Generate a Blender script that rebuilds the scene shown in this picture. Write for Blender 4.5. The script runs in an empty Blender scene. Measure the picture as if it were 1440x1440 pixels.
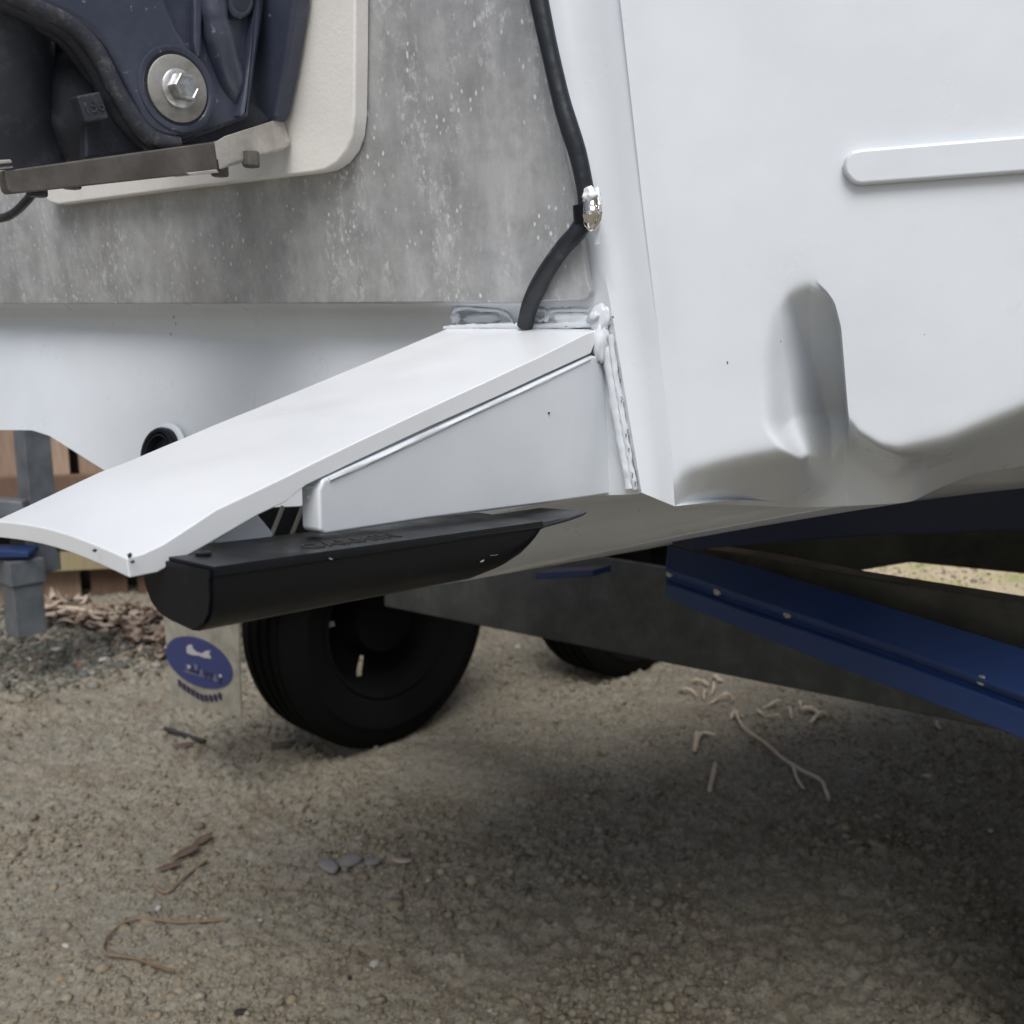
import bpy, bmesh, math, random
import numpy as np
from mathutils import Vector as V3, noise
random.seed(7); rng = np.random.default_rng(7)
sc = bpy.context.scene
COL = sc.collection
R = math.radians
# ---------------------------------------------------------------- camera
CAM_H = 0.99
FPX = 1400.0                       # focal length in pixels of the 1440 px photograph
TH = math.atan(260.0 / FPX)        # camera looks 10.5 degrees down
cam_d = bpy.data.cameras.new('camera'); cam = bpy.data.objects.new('camera', cam_d); COL.objects.link(cam)
cam_d.sensor_width = 36; cam_d.lens = FPX * 36 / 1440; cam_d.clip_start = .01; cam_d.clip_end = 400
cam.location = (0, 0, CAM_H); cam.rotation_euler = (math.pi / 2 - TH, 0, 0)
cam_d.dof.use_dof = True; cam_d.dof.focus_distance = .56; cam_d.dof.aperture_fstop = 15
sc.camera = cam
# ---------------------------------------------------------------- light
SUN_EL, SUN_AZ = 54, 183           # azimuth the light comes from, clockwise from +Y (behind the camera, a little left)
w = bpy.data.worlds.new('World'); sc.world = w; w.use_nodes = True
nt = w.node_tree; bg = nt.nodes['Background']
sky = nt.nodes.new('ShaderNodeTexSky'); sky.sky_type = 'NISHITA'; sky.sun_disc = False
sky.sun_elevation = R(SUN_EL); sky.sun_rotation = R(SUN_AZ); sky.dust_density = 4; sky.air_density = 1.0; sky.ozone_density = 1.0
hs = nt.nodes.new('ShaderNodeHueSaturation'); hs.inputs['Saturation'].default_value = .85
nt.links.new(sky.outputs[0], hs.inputs['Color']); nt.links.new(hs.outputs[0], bg.inputs[0]); bg.inputs[1].default_value = .10
sd = bpy.data.lights.new('sun', 'SUN'); sd.energy = 2.35; sd.angle = R(34); sd.color = (1, .995, .985)
so = bpy.data.objects.new('sun', sd); COL.objects.link(so)
sdir = V3((math.sin(R(SUN_AZ)) * math.cos(R(SUN_EL)), math.cos(R(SUN_AZ)) * math.cos(R(SUN_EL)), math.sin(R(SUN_EL))))
so.rotation_euler = sdir.to_track_quat('Z', 'Y').to_euler(); so.location = (0, -3, 6)
sc.view_settings.view_transform = 'Standard'; sc.view_settings.look = 'None'; sc.view_settings.gamma = 1
sc.view_settings.use_curve_mapping = False; sc.view_settings.exposure = 0.0

# ---------------------------------------------------------------- geometry helpers
CAM = V3((0, 0, CAM_H)); FW = V3((0, math.cos(TH), -math.sin(TH))); UPV = V3((0, math.sin(TH), math.cos(TH)))
UP = V3((0, 0, 1))
def az(a): return V3((math.sin(R(a)), math.cos(R(a)), 0))
def ray(px, py): return V3((1, 0, 0)) * ((px - 720) / FPX) + UPV * ((720 - py) / FPX) + FW
def at(px, py, pl, o=0.0):                       # where the sight line meets a plane (point, normal) pushed out by o
    P, N = pl; d = ray(px, py)
    return CAM + d * (((P + N * o - CAM).dot(N)) / d.dot(N))
def atd(px, py, d): return CAM + ray(px, py) * d
def px_of(p):
    q = p - CAM; z = q.dot(FW); return 720 + FPX * q.x / z, 720 - FPX * q.dot(UPV) / z

def link(name, me, mat=None, parent=None, smooth=None, bevel=None, seg=3, kind=None, subd=0):
    o = bpy.data.objects.new(name, me); COL.objects.link(o)
    if mat: me.materials.append(mat)
    if smooth is not None:
        bm = bmesh.new(); bm.from_mesh(me)
        for f in bm.faces: f.smooth = True
        for e in bm.edges:
            if len(e.link_faces) == 2: e.smooth = e.calc_face_angle(0) < R(smooth)
        bm.to_mesh(me); bm.free()
    if bevel:
        m = o.modifiers.new('bevel', 'BEVEL'); m.width = bevel; m.segments = seg; m.limit_method = 'ANGLE'; m.angle_limit = R(30); m.harden_normals = True
        for p in me.polygons: p.use_smooth = True
    if subd:
        m = o.modifiers.new('sub', 'SUBSURF'); m.levels = subd; m.render_levels = subd
    if parent: o.parent = parent
    if kind: o['kind'] = kind
    return o
def mesh(name, v, f):
    me = bpy.data.meshes.new(name); me.from_pydata([tuple(p) for p in v], [], f); me.update()
    bm = bmesh.new(); bm.from_mesh(me); bmesh.ops.recalc_face_normals(bm, faces=bm.faces); bm.to_mesh(me); bm.free()
    return me
def thing(name, label, cat, group=None, obj=None, loc=(0, 0, 0)):
    o = obj
    if o is None:
        o = bpy.data.objects.new(name, None); o.empty_display_size = .05; COL.objects.link(o)
    o['label'] = label; o['category'] = cat
    if group: o['group'] = group
    return o
def prism(pts, dvec):                            # polygon swept along dvec
    n = len(pts); v = [p for p in pts] + [p + dvec for p in pts]
    f = [list(range(n)), list(range(2 * n - 1, n - 1, -1))] + [[i, (i + 1) % n, n + (i + 1) % n, n + i] for i in range(n)]
    return mesh('m', v, f)
def slab(name, pxs, pl, o, thick, mat, parent, bevel=.002, seg=3):
    pts = [at(q[0], q[1], pl, q[2] if len(q) > 2 else o) for q in pxs]
    return link(name, prism(pts, -pl[1] * thick), mat, parent, bevel=bevel, seg=seg)
def catmull(pts, n):
    P = [pts[0] * 2 - pts[1]] + list(pts) + [pts[-1] * 2 - pts[-2]]; out = []
    for i in range(1, len(P) - 2):
        for k in range(n):
            t = k / n; a, b, c, d = P[i - 1], P[i], P[i + 1], P[i + 2]
            out.append(.5 * ((2 * b) + (c - a) * t + (2 * a - 5 * b + 4 * c - d) * t * t + (3 * b - a - 3 * c + d) * t ** 3))
    out.append(P[-2]); return out
def tube(pts, rad, n=12, sub=6, jitter=0, fl=None):
    P = catmull(pts, sub) if sub > 1 else pts
    v, f = [], []; m = len(P); prev = None
    for i, p in enumerate(P):
        t = (P[min(i + 1, m - 1)] - P[max(i - 1, 0)]).normalized()
        if prev is None: a = t.cross(UP if abs(t.z) < .9 else V3((1, 0, 0))).normalized()
        else: a = (prev - t * prev.dot(t)).normalized()
        prev = a; b = t.cross(a)
        r = rad(i / (m - 1)) if callable(rad) else rad
        for k in range(n):
            th = 2 * math.pi * k / n; rr = r
            if jitter: rr *= 1 + jitter * noise.noise(p * 260 + V3((k, 0, 0)))
            v.append(p + a * (rr * math.cos(th)) + b * (rr * math.sin(th)))
    for i in range(m - 1):
        for k in range(n): f.append([i * n + k, i * n + (k + 1) % n, (i + 1) * n + (k + 1) % n, (i + 1) * n + k])
    f.append(list(range(n))[::-1]); f.append([(m - 1) * n + k for k in range(n)])
    return mesh('m', v, f)
def lathe(c, axis, prof, n=48, skip=None):       # prof = [(radius, distance along axis)]
    a = axis.cross(UP if abs(axis.z) < .9 else V3((1, 0, 0))).normalized(); b = axis.cross(a)
    v, f = [], []
    for (r, h) in prof:
        for k in range(n):
            th = 2 * math.pi * k / n; v.append(c + axis * h + a * (r * math.cos(th)) + b * (r * math.sin(th)))
    for i in range(len(prof) - 1):
        for k in range(n):
            if skip and skip(i, k): continue
            f.append([i * n + k, i * n + (k + 1) % n, (i + 1) * n + (k + 1) % n, (i + 1) * n + k])
    return mesh('m', v, f)
def boxm(c, x, y, z):                            # half vectors
    v = [c + x * i + y * j + z * k for i in (-1, 1) for j in (-1, 1) for k in (-1, 1)]
    return mesh('m', v, [[0, 1, 3, 2], [4, 6, 7, 5], [0, 4, 5, 1], [2, 3, 7, 6], [0, 2, 6, 4], [1, 5, 7, 3]])
def ball(c, rx, ry, rz, X, Y, Z, n=16, lump=0):
    bm = bmesh.new(); bmesh.ops.create_icosphere(bm, subdivisions=3, radius=1)
    for q in bm.verts:
        s = 1 + lump * noise.noise(q.co * 2.3 + c * 40)
        q.co = c + (X * q.co.x * rx + Y * q.co.y * ry + Z * q.co.z * rz) * s
    me = bpy.data.meshes.new('m'); bm.to_mesh(me); bm.free(); return me
def textmesh(s, size, ext, X, Y, origin, spacing=1.0):
    cu = bpy.data.curves.new('t', 'FONT'); cu.body = s; cu.size = size; cu.extrude = ext; cu.align_x = 'CENTER'; cu.align_y = 'CENTER'; cu.space_character = spacing
    o = bpy.data.objects.new('t', cu); COL.objects.link(o); bpy.context.view_layer.update()
    me = bpy.data.meshes.new_from_object(o.evaluated_get(bpy.context.evaluated_depsgraph_get()))
    bpy.data.objects.remove(o); Z = X.cross(Y)
    for q in me.vertices: q.co = origin + X * q.co.x + Y * q.co.y + Z * q.co.z
    me.update(); return me
def interp(x, tab):
    return float(np.interp(x, [t[0] for t in tab], [t[1] for t in tab]))
def sstep(a, b, x):
    t = min(1, max(0, (x - a) / (b - a))); return t * t * (3 - 2 * t)

# ---------------------------------------------------------------- material helpers
def mat(name, col, rough=.5, metal=0, coat=0, spec=.5):
    m = bpy.data.materials.new(name); m.use_nodes = True; b = m.node_tree.nodes['Principled BSDF']
    b.inputs['Base Color'].default_value = (*col, 1); b.inputs['Roughness'].default_value = rough; b.inputs['Metallic'].default_value = metal
    b.inputs['Coat Weight'].default_value = coat; b.inputs['Coat Roughness'].default_value = .12; b.inputs['Specular IOR Level'].default_value = spec
    return m
class G:
    def __init__(s, m): s.m = m; s.t = m.node_tree; s.b = s.t.nodes['Principled BSDF']; s.tc = s.t.nodes.new('ShaderNodeTexCoord').outputs['Object']
    def n(s, t, **kw):
        x = s.t.nodes.new(t)
        for k, v in kw.items(): setattr(x, k, v)
        return x
    def l(s, a, b): s.t.links.new(a, b)
    def mapped(s, scale=(1, 1, 1), rot=(0, 0, 0)):
        x = s.n('ShaderNodeMapping'); x.inputs['Scale'].default_value = scale; x.inputs['Rotation'].default_value = rot; s.l(s.tc, x.inputs['Vector']); return x.outputs[0]
    def noise(s, scale, detail=4, rough=.6, vec=None, dist=0):
        x = s.n('ShaderNodeTexNoise'); x.inputs['Scale'].default_value = scale; x.inputs['Detail'].default_value = detail; x.inputs['Roughness'].default_value = rough; x.inputs['Distortion'].default_value = dist
        s.l(vec or s.tc, x.inputs['Vector']); return x.outputs['Fac']
    def voro(s, scale, vec=None, feature='F1'):
        x = s.n('ShaderNodeTexVoronoi', feature=feature); x.inputs['Scale'].default_value = scale; s.l(vec or s.tc, x.inputs['Vector']); return x.outputs['Distance']
    def ramp(s, fac, stops):
        x = s.n('ShaderNodeValToRGB'); e = x.color_ramp.elements
        while len(e) < len(stops): e.new(.5)
        for q, (p, c) in zip(e, stops): q.position = p; q.color = (*c, 1) if not isinstance(c, (int, float)) else (c, c, c, 1)
        s.l(fac, x.inputs[0]); return x.outputs[0]
    def mix(s, fac, a, b, mode='MIX'):
        x = s.n('ShaderNodeMix', data_type='RGBA', blend_type=mode)
        for i, v in ((0, fac), (6, a), (7, b)):
            if isinstance(v, (int, float)): x.inputs[i].default_value = v if i == 0 else (v, v, v, 1)
            elif isinstance(v, tuple): x.inputs[i].default_value = (*v, 1)
            else: s.l(v, x.inputs[i])
        return x.outputs[2]
    def bump(s, h, strength=.3, dist=.001):
        x = s.n('ShaderNodeBump'); x.inputs['Strength'].default_value = strength; x.inputs['Distance'].default_value = dist; s.l(h, x.inputs['Height'])
        if s.b.inputs['Normal'].links: s.l(s.b.inputs['Normal'].links[0].from_socket, x.inputs['Normal'])
        s.l(x.outputs[0], s.b.inputs['Normal'])
    def col(s, c): s.l(c, s.b.inputs['Base Color'])
    def rough(s, c): s.l(c, s.b.inputs['Roughness'])

def paint(name, base, coat=.6, rough=.32, grime=.1):
    m = mat(name, base, rough, 0, coat); g = G(m)
    n1 = g.noise(9, 5, .6); n2 = g.noise(70, 4, .7)
    c = g.mix(g.ramp(n1, [(.35, 0.0), (.75, 1.0)]), base, tuple(x * (1 - grime) for x in base))
    c = g.mix(g.ramp(n2, [(.66, 0.0), (.74, .25)]), c, tuple(x * .78 for x in base))
    g.col(c); g.rough(g.ramp(g.noise(25, 4), [(.3, rough * .8), (.7, rough * 1.25)]))
    g.bump(g.noise(35, 3, .5), .25, .0012); g.bump(g.noise(420, 2, .5), .12, .0003)
    return m
M_white = paint('white_gloss_paint', (.70, .745, .795))
M_plate = paint('white_plate_paint', (.79, .82, .85), .35, .38, .05)
M_pad = mat('white_board', (.80, .79, .77), .55); g = G(M_pad); g.bump(g.noise(380, 3), .35, .0006)
g.col(g.mix(g.ramp(g.noise(16, 5), [(.45, 0.0), (.8, 1.0)]), (.80, .79, .765), (.68, .66, .62)))
def galv(name, dark, light, spots=True, scale=1):
    stv = (4.5, 4.5, 1.1) if spots else (2, 2, 1.6)
    m = mat(name, dark, .5, .35); g = G(m)
    st = g.noise(7, 7, .7, g.mapped(stv)); bl = g.noise(26, 7, .72)
    c = g.mix(g.ramp(st, [(.36, 0.0), (.66, 1.0)]), dark, light)
    c = g.mix(g.ramp(bl, [(.4, 0.0), (.62, .55)]), c, tuple(x * .62 for x in dark))
    c = g.mix(g.ramp(g.noise(3.2, 4), [(.45, 0.0), (.75, .7)]), c, tuple(x * 1.25 for x in light))
    if spots: c = g.mix(g.ramp(g.noise(3.5, 4), [(.5, 0.0), (.72, .55)]), c, (.34, .315, .27))  # random brown tint, painted in for the engine's brownish shadow on the plate
    rg = g.ramp(g.noise(30, 5), [(.3, .38), (.7, .62)])
    if spots:
        wn = g.n('ShaderNodeTexNoise'); wn.inputs['Scale'].default_value = 55; g.l(g.tc, wn.inputs['Vector'])
        va = g.n('ShaderNodeVectorMath', operation='MULTIPLY_ADD'); va.inputs[1].default_value = (.005, .005, .005); g.l(wn.outputs['Color'], va.inputs[0]); g.l(g.tc, va.inputs[2])
        mp = g.n('ShaderNodeMapping'); mp.inputs['Scale'].default_value = (1, 1, .6); g.l(va.outputs[0], mp.inputs['Vector'])
        v1 = g.voro(180, mp.outputs[0]); s1 = g.ramp(v1, [(.10, 1.0), (.22, 0.0)])
        gate = g.ramp(g.noise(26, 4), [(.45, 0.0), (.57, .85)])
        v2 = g.noise(210, 4, .75, mp.outputs[0]); s2 = g.ramp(v2, [(.51, 0.0), (.64, .5)])
        gate2 = g.ramp(g.noise(12, 3, .6, g.mapped((3, 3, .5))), [(.48, 0.0), (.6, 1.0)])
        mm = g.mix(1.0, s1, gate, 'MULTIPLY'); m2 = g.mix(1.0, s2, gate2, 'MULTIPLY')
        al = g.mix(1.0, mm, m2, 'LIGHTEN')
        c = g.mix(al, c, (.80, .82, .84)); mt = g.ramp(al, [(0, .4), (1, .1)]); g.l(mt, g.b.inputs['Metallic'])
        g.bump(al, .2, .0006)
    g.col(c); g.rough(rg); g.bump(bl, .25, .0006)
    return m
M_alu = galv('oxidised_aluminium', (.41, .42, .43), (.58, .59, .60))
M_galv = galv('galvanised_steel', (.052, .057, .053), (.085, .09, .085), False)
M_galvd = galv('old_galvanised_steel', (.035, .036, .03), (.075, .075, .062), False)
M_steel = galv('stained_steel', (.36, .34, .31), (.62, .60, .57), False)
M_rust = galv('rusty_steel', (.075, .068, .062), (.18, .165, .15), False)
M_nav = mat('navy_cast_paint', (.04, .046, .068), .42, .1, .25); g = G(M_nav)
g.col(g.mix(g.ramp(g.noise(26, 6, .7), [(.45, 0.0), (.8, 1.0)]), (.042, .050, .082), (.078, .088, .122)))
g.col(g.mix(g.ramp(g.noise(160, 3, .7), [(.66, 0.0), (.72, .7)]), g.b.inputs['Base Color'].links[0].from_socket, (.3, .31, .34)))
g.rough(g.ramp(g.noise(18, 4), [(.3, .34), (.7, .55)])); g.bump(g.noise(330, 3), .3, .0005)
M_navd = mat('dark_cast_paint', (.02, .024, .032), .6, 0, .05); g = G(M_navd)
g.col(g.mix(g.ramp(g.noise(60, 6, .8), [(.5, 0.0), (.8, 1.0)]), (.022, .027, .038), (.07, .075, .085))); g.bump(g.noise(260, 3), .35, .0006)
M_worn = mat('worn_edge_paint', (.06, .065, .08), .6); g = G(M_worn)
g.col(g.mix(g.ramp(g.noise(130, 6, .85), [(.52, 0.0), (.72, .8)]), (.03, .033, .045), (.16, .158, .165))); g.bump(g.noise(200, 4), .6, .001)
M_blk = mat('black_plastic', (.005, .007, .009), .25, 0, 0, .22); g = G(M_blk)
g.col(g.mix(g.ramp(g.noise(5, 5, .7, g.mapped((40, 8, 8), (0, 0, R(-35)))), [(.62, 0.0), (.75, .35)]), (.006, .007, .009), (.04, .04, .04)))
g.rough(g.ramp(g.noise(30, 5), [(.3, .26), (.7, .45)])); g.bump(g.noise(14, 3, .5, g.mapped((2, 2, 30))), .1, .001)
M_cable = mat('cable_sleeve', (.014, .018, .024), .45); g = G(M_cable); g.bump(g.noise(60, 4), .6, .0015); g.bump(g.noise(18, 3, .6), .8, .005)
g.col(g.mix(g.ramp(g.noise(45, 4), [(.66, 0.0), (.74, .5)]), (.013, .017, .023), (.16, .17, .18)))
M_bolt = mat('zinc_bolt', (.55, .56, .57), .38, .85); g = G(M_bolt)
g.col(g.mix(g.ramp(g.noise(150, 4), [(.4, 0.0), (.65, 1.0)]), (.60, .61, .62), (.34, .33, .31))); g.bump(g.noise(200, 3), .4, .0006)
M_wash = mat('dull_washer', (.33, .32, .30), .55, .6); g = G(M_wash)
g.col(g.mix(g.ramp(g.noise(90, 4), [(.4, 0.0), (.7, 1.0)]), (.36, .355, .34), (.24, .23, .2)))
M_chrome = mat('polished_steel', (.75, .72, .68), .08, 1.0); g = G(M_chrome); g.bump(g.noise(110, 2), .8, .003)
M_rub = mat('tyre_rubber', (.004, .004, .004), .95, 0, 0, .15); g = G(M_rub); g.bump(g.noise(120, 3), .3, .001)
M_rim = mat('dark_rim', (.004, .004, .004), .9, 0, 0, .15); g = G(M_rim); g.bump(g.noise(60, 3), .3, .001)
M_blue = mat('blue_skid_plastic', (.006, .026, .11), .5); g = G(M_blue)
g.col(g.mix(g.ramp(g.noise(12, 6, .7), [(.4, 0.0), (.75, 1.0)]), (.006, .026, .11), (.010, .036, .13))); g.bump(g.noise(50, 3), .15, .001)
M_flap = mat('flap_rubber', (.30, .28, .235), .6); g = G(M_flap)
g.col(g.mix(g.ramp(g.noise(30, 5), [(.4, 0.0), (.7, 1.0)]), (.33, .31, .26), (.22, .205, .165)))
M_logo = mat('logo_blue', (.03, .04, .14), .55); M_logod = mat('logo_dark', (.022, .022, .05), .6); M_logow = mat('logo_white', (.42, .42, .42), .6)
M_logol = mat('logo_grey_blue', (.11, .12, .21), .6)
M_grime_shade = mat('crack_grime_gap_shade', (.03, .028, .025), .8)
M_post = mat('grey_post_steel', (.12, .135, .15), .55, .4); g = G(M_post)
g.col(g.mix(g.ramp(g.noise(14, 5), [(.35, 0.0), (.7, 1.0)]), (.11, .125, .14), (.19, .21, .235)))
def wood(name, a, b, sc_=1):
    m = mat(name, a, .8); g = G(m); n1 = g.noise(12, 6, .7, g.mapped((6, 6, .8))); g.col(g.mix(g.ramp(n1, [(.35, 0.0), (.7, 1.0)]), a, b)); g.bump(n1, .5, .004)
    return m
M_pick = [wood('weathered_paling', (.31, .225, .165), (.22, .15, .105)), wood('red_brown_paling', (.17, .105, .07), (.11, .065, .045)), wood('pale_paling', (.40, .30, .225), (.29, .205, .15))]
M_rail = wood('treated_pine_rail', (.34, .29, .17), (.25, .21, .12))
M_twig = wood('bleached_twig', (.60, .51, .39), (.42, .34, .25))
M_grass = mat('short_grass', (.09, .13, .035), .8)

# ground
M_gr = mat('gravelly_dirt', (.2, .18, .15), .92, 0, 0, .25); g = G(M_gr)
big = g.noise(1.6, 6, .62); mid = g.noise(7, 6, .7); fine = g.noise(70, 6, .75); fin2 = g.noise(190, 4, .8)
c = g.mix(g.ramp(big, [(.38, 0.0), (.6, 1.0)]), (.30, .272, .208), (.25, .238, .198))
c = g.mix(g.ramp(mid, [(.50, 0.0), (.70, .75)]), c, (.17, .125, .085))
c = g.mix(g.ramp(g.noise(4.1, 6, .7, g.mapped((1, 1, 1), (0, 0, 1.1))), [(.55, 0.0), (.7, .5)]), c, (.34, .30, .23))
c = g.mix(g.ramp(fine, [(.46, .0), (.7, .7)]), c, (.42, .385, .31))
c = g.mix(g.ramp(fin2, [(.36, .85), (.50, 0.0)]), c, (.11, .09, .065))
# open lawn and sand farther out
sp = g.n('ShaderNodeSeparateXYZ'); g.l(g.tc, sp.inputs[0])
far = g.ramp(g.mix(1.0, g.noise(2.5, 4), 0.0, 'ADD'), [(.50, 0.0), (.62, 1.0)])
mr = g.n('ShaderNodeMapRange'); mr.inputs[1].default_value = 3.2; mr.inputs[2].default_value = 3.5; g.l(sp.outputs[1], mr.inputs[0])
mx = g.n('ShaderNodeMapRange'); mx.inputs[1].default_value = .3; mx.inputs[2].default_value = .9; g.l(sp.outputs[0], mx.inputs[0])
mul = g.n('ShaderNodeMath', operation='MULTIPLY'); g.l(mr.outputs[0], mul.inputs[0]); g.l(mx.outputs[0], mul.inputs[1])
sandgrass = g.mix(far, (.62, .53, .38), (.44, .46, .22))
c = g.mix(mul.outputs[0], c, sandgrass)
g.col(c); g.bump(fine, .8, .006); g.bump(fin2, .8, .003)
M_stone = mat('grit_stones', (.2, .18, .15), .9, 0, 0, .3); g = G(M_stone)
ca = g.n('ShaderNodeVertexColor'); ca.layer_name = 'tint'
g.col(g.mix(g.ramp(g.noise(150, 3), [(.35, 0.0), (.7, .35)]), ca.outputs[0], (.1, .09, .07))); g.bump(g.noise(260, 3), .4, .0015)

# ---------------------------------------------------------------- ground
def gz(x, y):                                             # broad swells, used to seat things too
    d = max(abs(x), abs(y - 2)); k = 1 - sstep(5, 8, d)
    return k * (noise.noise(V3((x * 1.3, y * 1.3, 0))) * .018 + noise.noise(V3((x * 6, y * 6, 3))) * .007)
GR = rng.uniform(0, 2 * np.pi, (512, 512)); OX = rng.random((512, 512)); OY = rng.random((512, 512)); OH = rng.random((512, 512))
def perl(x, y):
    xi = np.floor(x).astype(int); yi = np.floor(y).astype(int); u = x - xi; v = y - yi
    def gd(a, b): t = GR[(xi + a) % 512, (yi + b) % 512]; return np.cos(t) * (u - a) + np.sin(t) * (v - b)
    fu = u * u * u * (u * (u * 6 - 15) + 10); fv = v * v * v * (v * (v * 6 - 15) + 10)
    return (gd(0, 0) * (1 - fu) + gd(1, 0) * fu) * (1 - fv) + (gd(0, 1) * (1 - fu) + gd(1, 1) * fu) * fv
def clods(x, y, dens):                                    # domes scattered in cells, some cells empty
    xi = np.floor(x).astype(int); yi = np.floor(y).astype(int); out = np.zeros_like(x)
    for a in (-1, 0, 1):
        for b in (-1, 0, 1):
            i, j = (xi + a) % 512, (yi + b) % 512; px, py = xi + a + OX[i, j], yi + b + OY[i, j]; h = OH[i, j]
            rr = .32 + .4 * OX[j, i]; q = 1 - ((x - px) ** 2 + ((y - py) * (1 + OY[j, i])) ** 2) / rr ** 2
            out = np.maximum(out, np.where(h < dens, np.sqrt(np.clip(q, 0, 1)) * rr, 0))
    return out
def detail(x, y):
    patch = np.clip(.5 + perl(x * 2.3 + 9, y * 2.3) * 1.5, 0, 1)
    w1, w2 = perl(x * 40, y * 40) * .010, perl(x * 40 + 50, y * 40) * .010
    h = perl(x * 17, y * 17) * .007 + perl(x * 37 + 5, y * 37) * .0055 + perl(x * 80, y * 80 + 7) * .0055 + perl(x * 140, y * 140 + 3) * .0038
    h += clods((x + w1) * 38, (y + w2) * 38, .2 + .35 * patch) * .008 + clods((x + w2) * 72 + 9, (y + w1) * 72, .35 + .45 * patch) * .0085
    return h * (.75 + 1.05 * patch)
def axis_vals(lo, hi, step, outer):
    a = list(np.arange(lo, hi + 1e-6, step)); d = step; x = hi
    while x < outer: d *= 1.35; x += d; a.append(x)
    d = step; x = lo
    while x > -outer: d *= 1.35; x -= d; a.insert(0, x)
    return np.array(a)
gx = axis_vals(-1.75, 1.9, .0062, 90); gy = axis_vals(1.15, 3.7, .0062, 90)
XX, YY = np.meshgrid(gx, gy); ZZ = np.zeros_like(XX)
sx_ = np.linspace(-8, 8, 200); sy_ = np.linspace(-6, 10, 200)
low = np.array([[gz(a, b) for a in sx_] for b in sy_])
fx = np.clip((XX + 8) / 16 * 199, 0, 198.999); fy = np.clip((YY + 6) / 16 * 199, 0, 198.999); ix, iy = fx.astype(int), fy.astype(int); fx -= ix; fy -= iy
ZZ = (low[iy, ix] * (1 - fx) + low[iy, ix + 1] * fx) * (1 - fy) + (low[iy + 1, ix] * (1 - fx) + low[iy + 1, ix + 1] * fx) * fy
near = ((XX > -1.8) & (XX < 2) & (YY > 1.1) & (YY < 3.75)).astype(float)
ZZ += detail(XX, YY) * near
ny, nx = XX.shape
me = bpy.data.meshes.new('ground'); me.vertices.add(nx * ny); me.vertices.foreach_set('co', np.stack([XX, YY, ZZ], -1).reshape(-1))
ii = (np.arange(ny - 1)[:, None] * nx + np.arange(nx - 1)[None]).reshape(-1); Q = np.stack([ii, ii + 1, ii + nx + 1, ii + nx], 1)
me.loops.add(Q.size); me.loops.foreach_set('vertex_index', Q.reshape(-1).astype(np.int32)); me.polygons.add(len(Q)); me.polygons.foreach_set('loop_start', (np.arange(len(Q)) * 4).astype(np.int32))
me.update(calc_edges=True); me.polygons.foreach_set('use_smooth', np.ones(len(Q), bool))
link('ground', me, M_gr, kind='structure')

def scatter(name, pts, radii, cols, matl, flat=.65, seed=1, kind='stuff'):
    bm = bmesh.new(); bmesh.ops.create_icosphere(bm, subdivisions=1, radius=1)
    bv = np.array([v.co[:] for v in bm.verts]); bf = np.array([[v.index for v in f.verts] for f in bm.faces]); bm.free()
    r = np.random.default_rng(seed); n = len(pts); nv = len(bv)
    # 30 individually shaped stones, rotated
    shapes = bv[None] * (1 + r.uniform(-.38, .38, (30, nv, 1))) * r.uniform(.65, 1.25, (30, 1, 3))
    S = shapes[r.integers(0, 30, n)]
    a = r.uniform(0, 2 * np.pi, n); ca_, sa_ = np.cos(a), np.sin(a)
    X = S[:, :, 0] * ca_[:, None] - S[:, :, 1] * sa_[:, None]; Y = S[:, :, 0] * sa_[:, None] + S[:, :, 1] * ca_[:, None]; Z = S[:, :, 2] * flat
    P = np.stack([X, Y, Z], -1) * radii[:, None, None] + pts[:, None, :]
    me = bpy.data.meshes.new(name); me.vertices.add(n * nv); me.vertices.foreach_set('co', P.reshape(-1))
    F = (bf[None] + (np.arange(n) * nv)[:, None, None]).reshape(-1, 3)
    me.loops.add(F.size); me.loops.foreach_set('vertex_index', F.reshape(-1).astype(np.int32))
    me.polygons.add(len(F)); me.polygons.foreach_set('loop_start', (np.arange(len(F)) * 3).astype(np.int32))
    me.update(calc_edges=True)
    at_ = me.color_attributes.new('tint', 'FLOAT_COLOR', 'POINT')
    cc = np.concatenate([cols, np.ones((n, 1))], 1); at_.data.foreach_set('color', np.repeat(cc, nv, 0).reshape(-1).astype(np.float32))
    return link(name, me, matl, kind=kind)
def ground_at(px, py):
    p = at(px, py, (V3((0, 0, 0)), UP)); return p
# fine grit: positions spread evenly over the visible ground with density falling with distance
N = 70000
dd = 1.15 * (4.6 / 1.15) ** rng.random(N) ** 1.0
xx = dd * rng.uniform(-.58, .62, N)
zz = np.array([gz(a, b) for a, b in zip(xx, dd)])
rad = np.exp(rng.normal(math.log(.0026), .5, N)).clip(.0015, .013)
clump = np.array([noise.noise(V3((a * 3.1, b * 3.1, 5))) for a, b in zip(xx, dd)])
rad *= np.clip(1 + clump * .9, .5, 1.7)
pal = np.array([(.25, .235, .20), (.30, .28, .24), (.19, .18, .155), (.15, .125, .095), (.24, .20, .15), (.38, .36, .32), (.12, .115, .10), (.28, .25, .19)])
pal = pal * np.array([1.06, 1.0, .86])
pal = pal * .62 + np.array([.23, .205, .155]) * .38
pc = pal[rng.choice(8, N, p=[.26, .12, .22, .13, .15, .01, .06, .05])] * rng.uniform(.85, 1.1, (N, 1))
scatter('grit', np.stack([xx, dd, zz + detail(xx, dd) - rad * .1], -1), rad, pc, M_stone, .7, 2)
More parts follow.
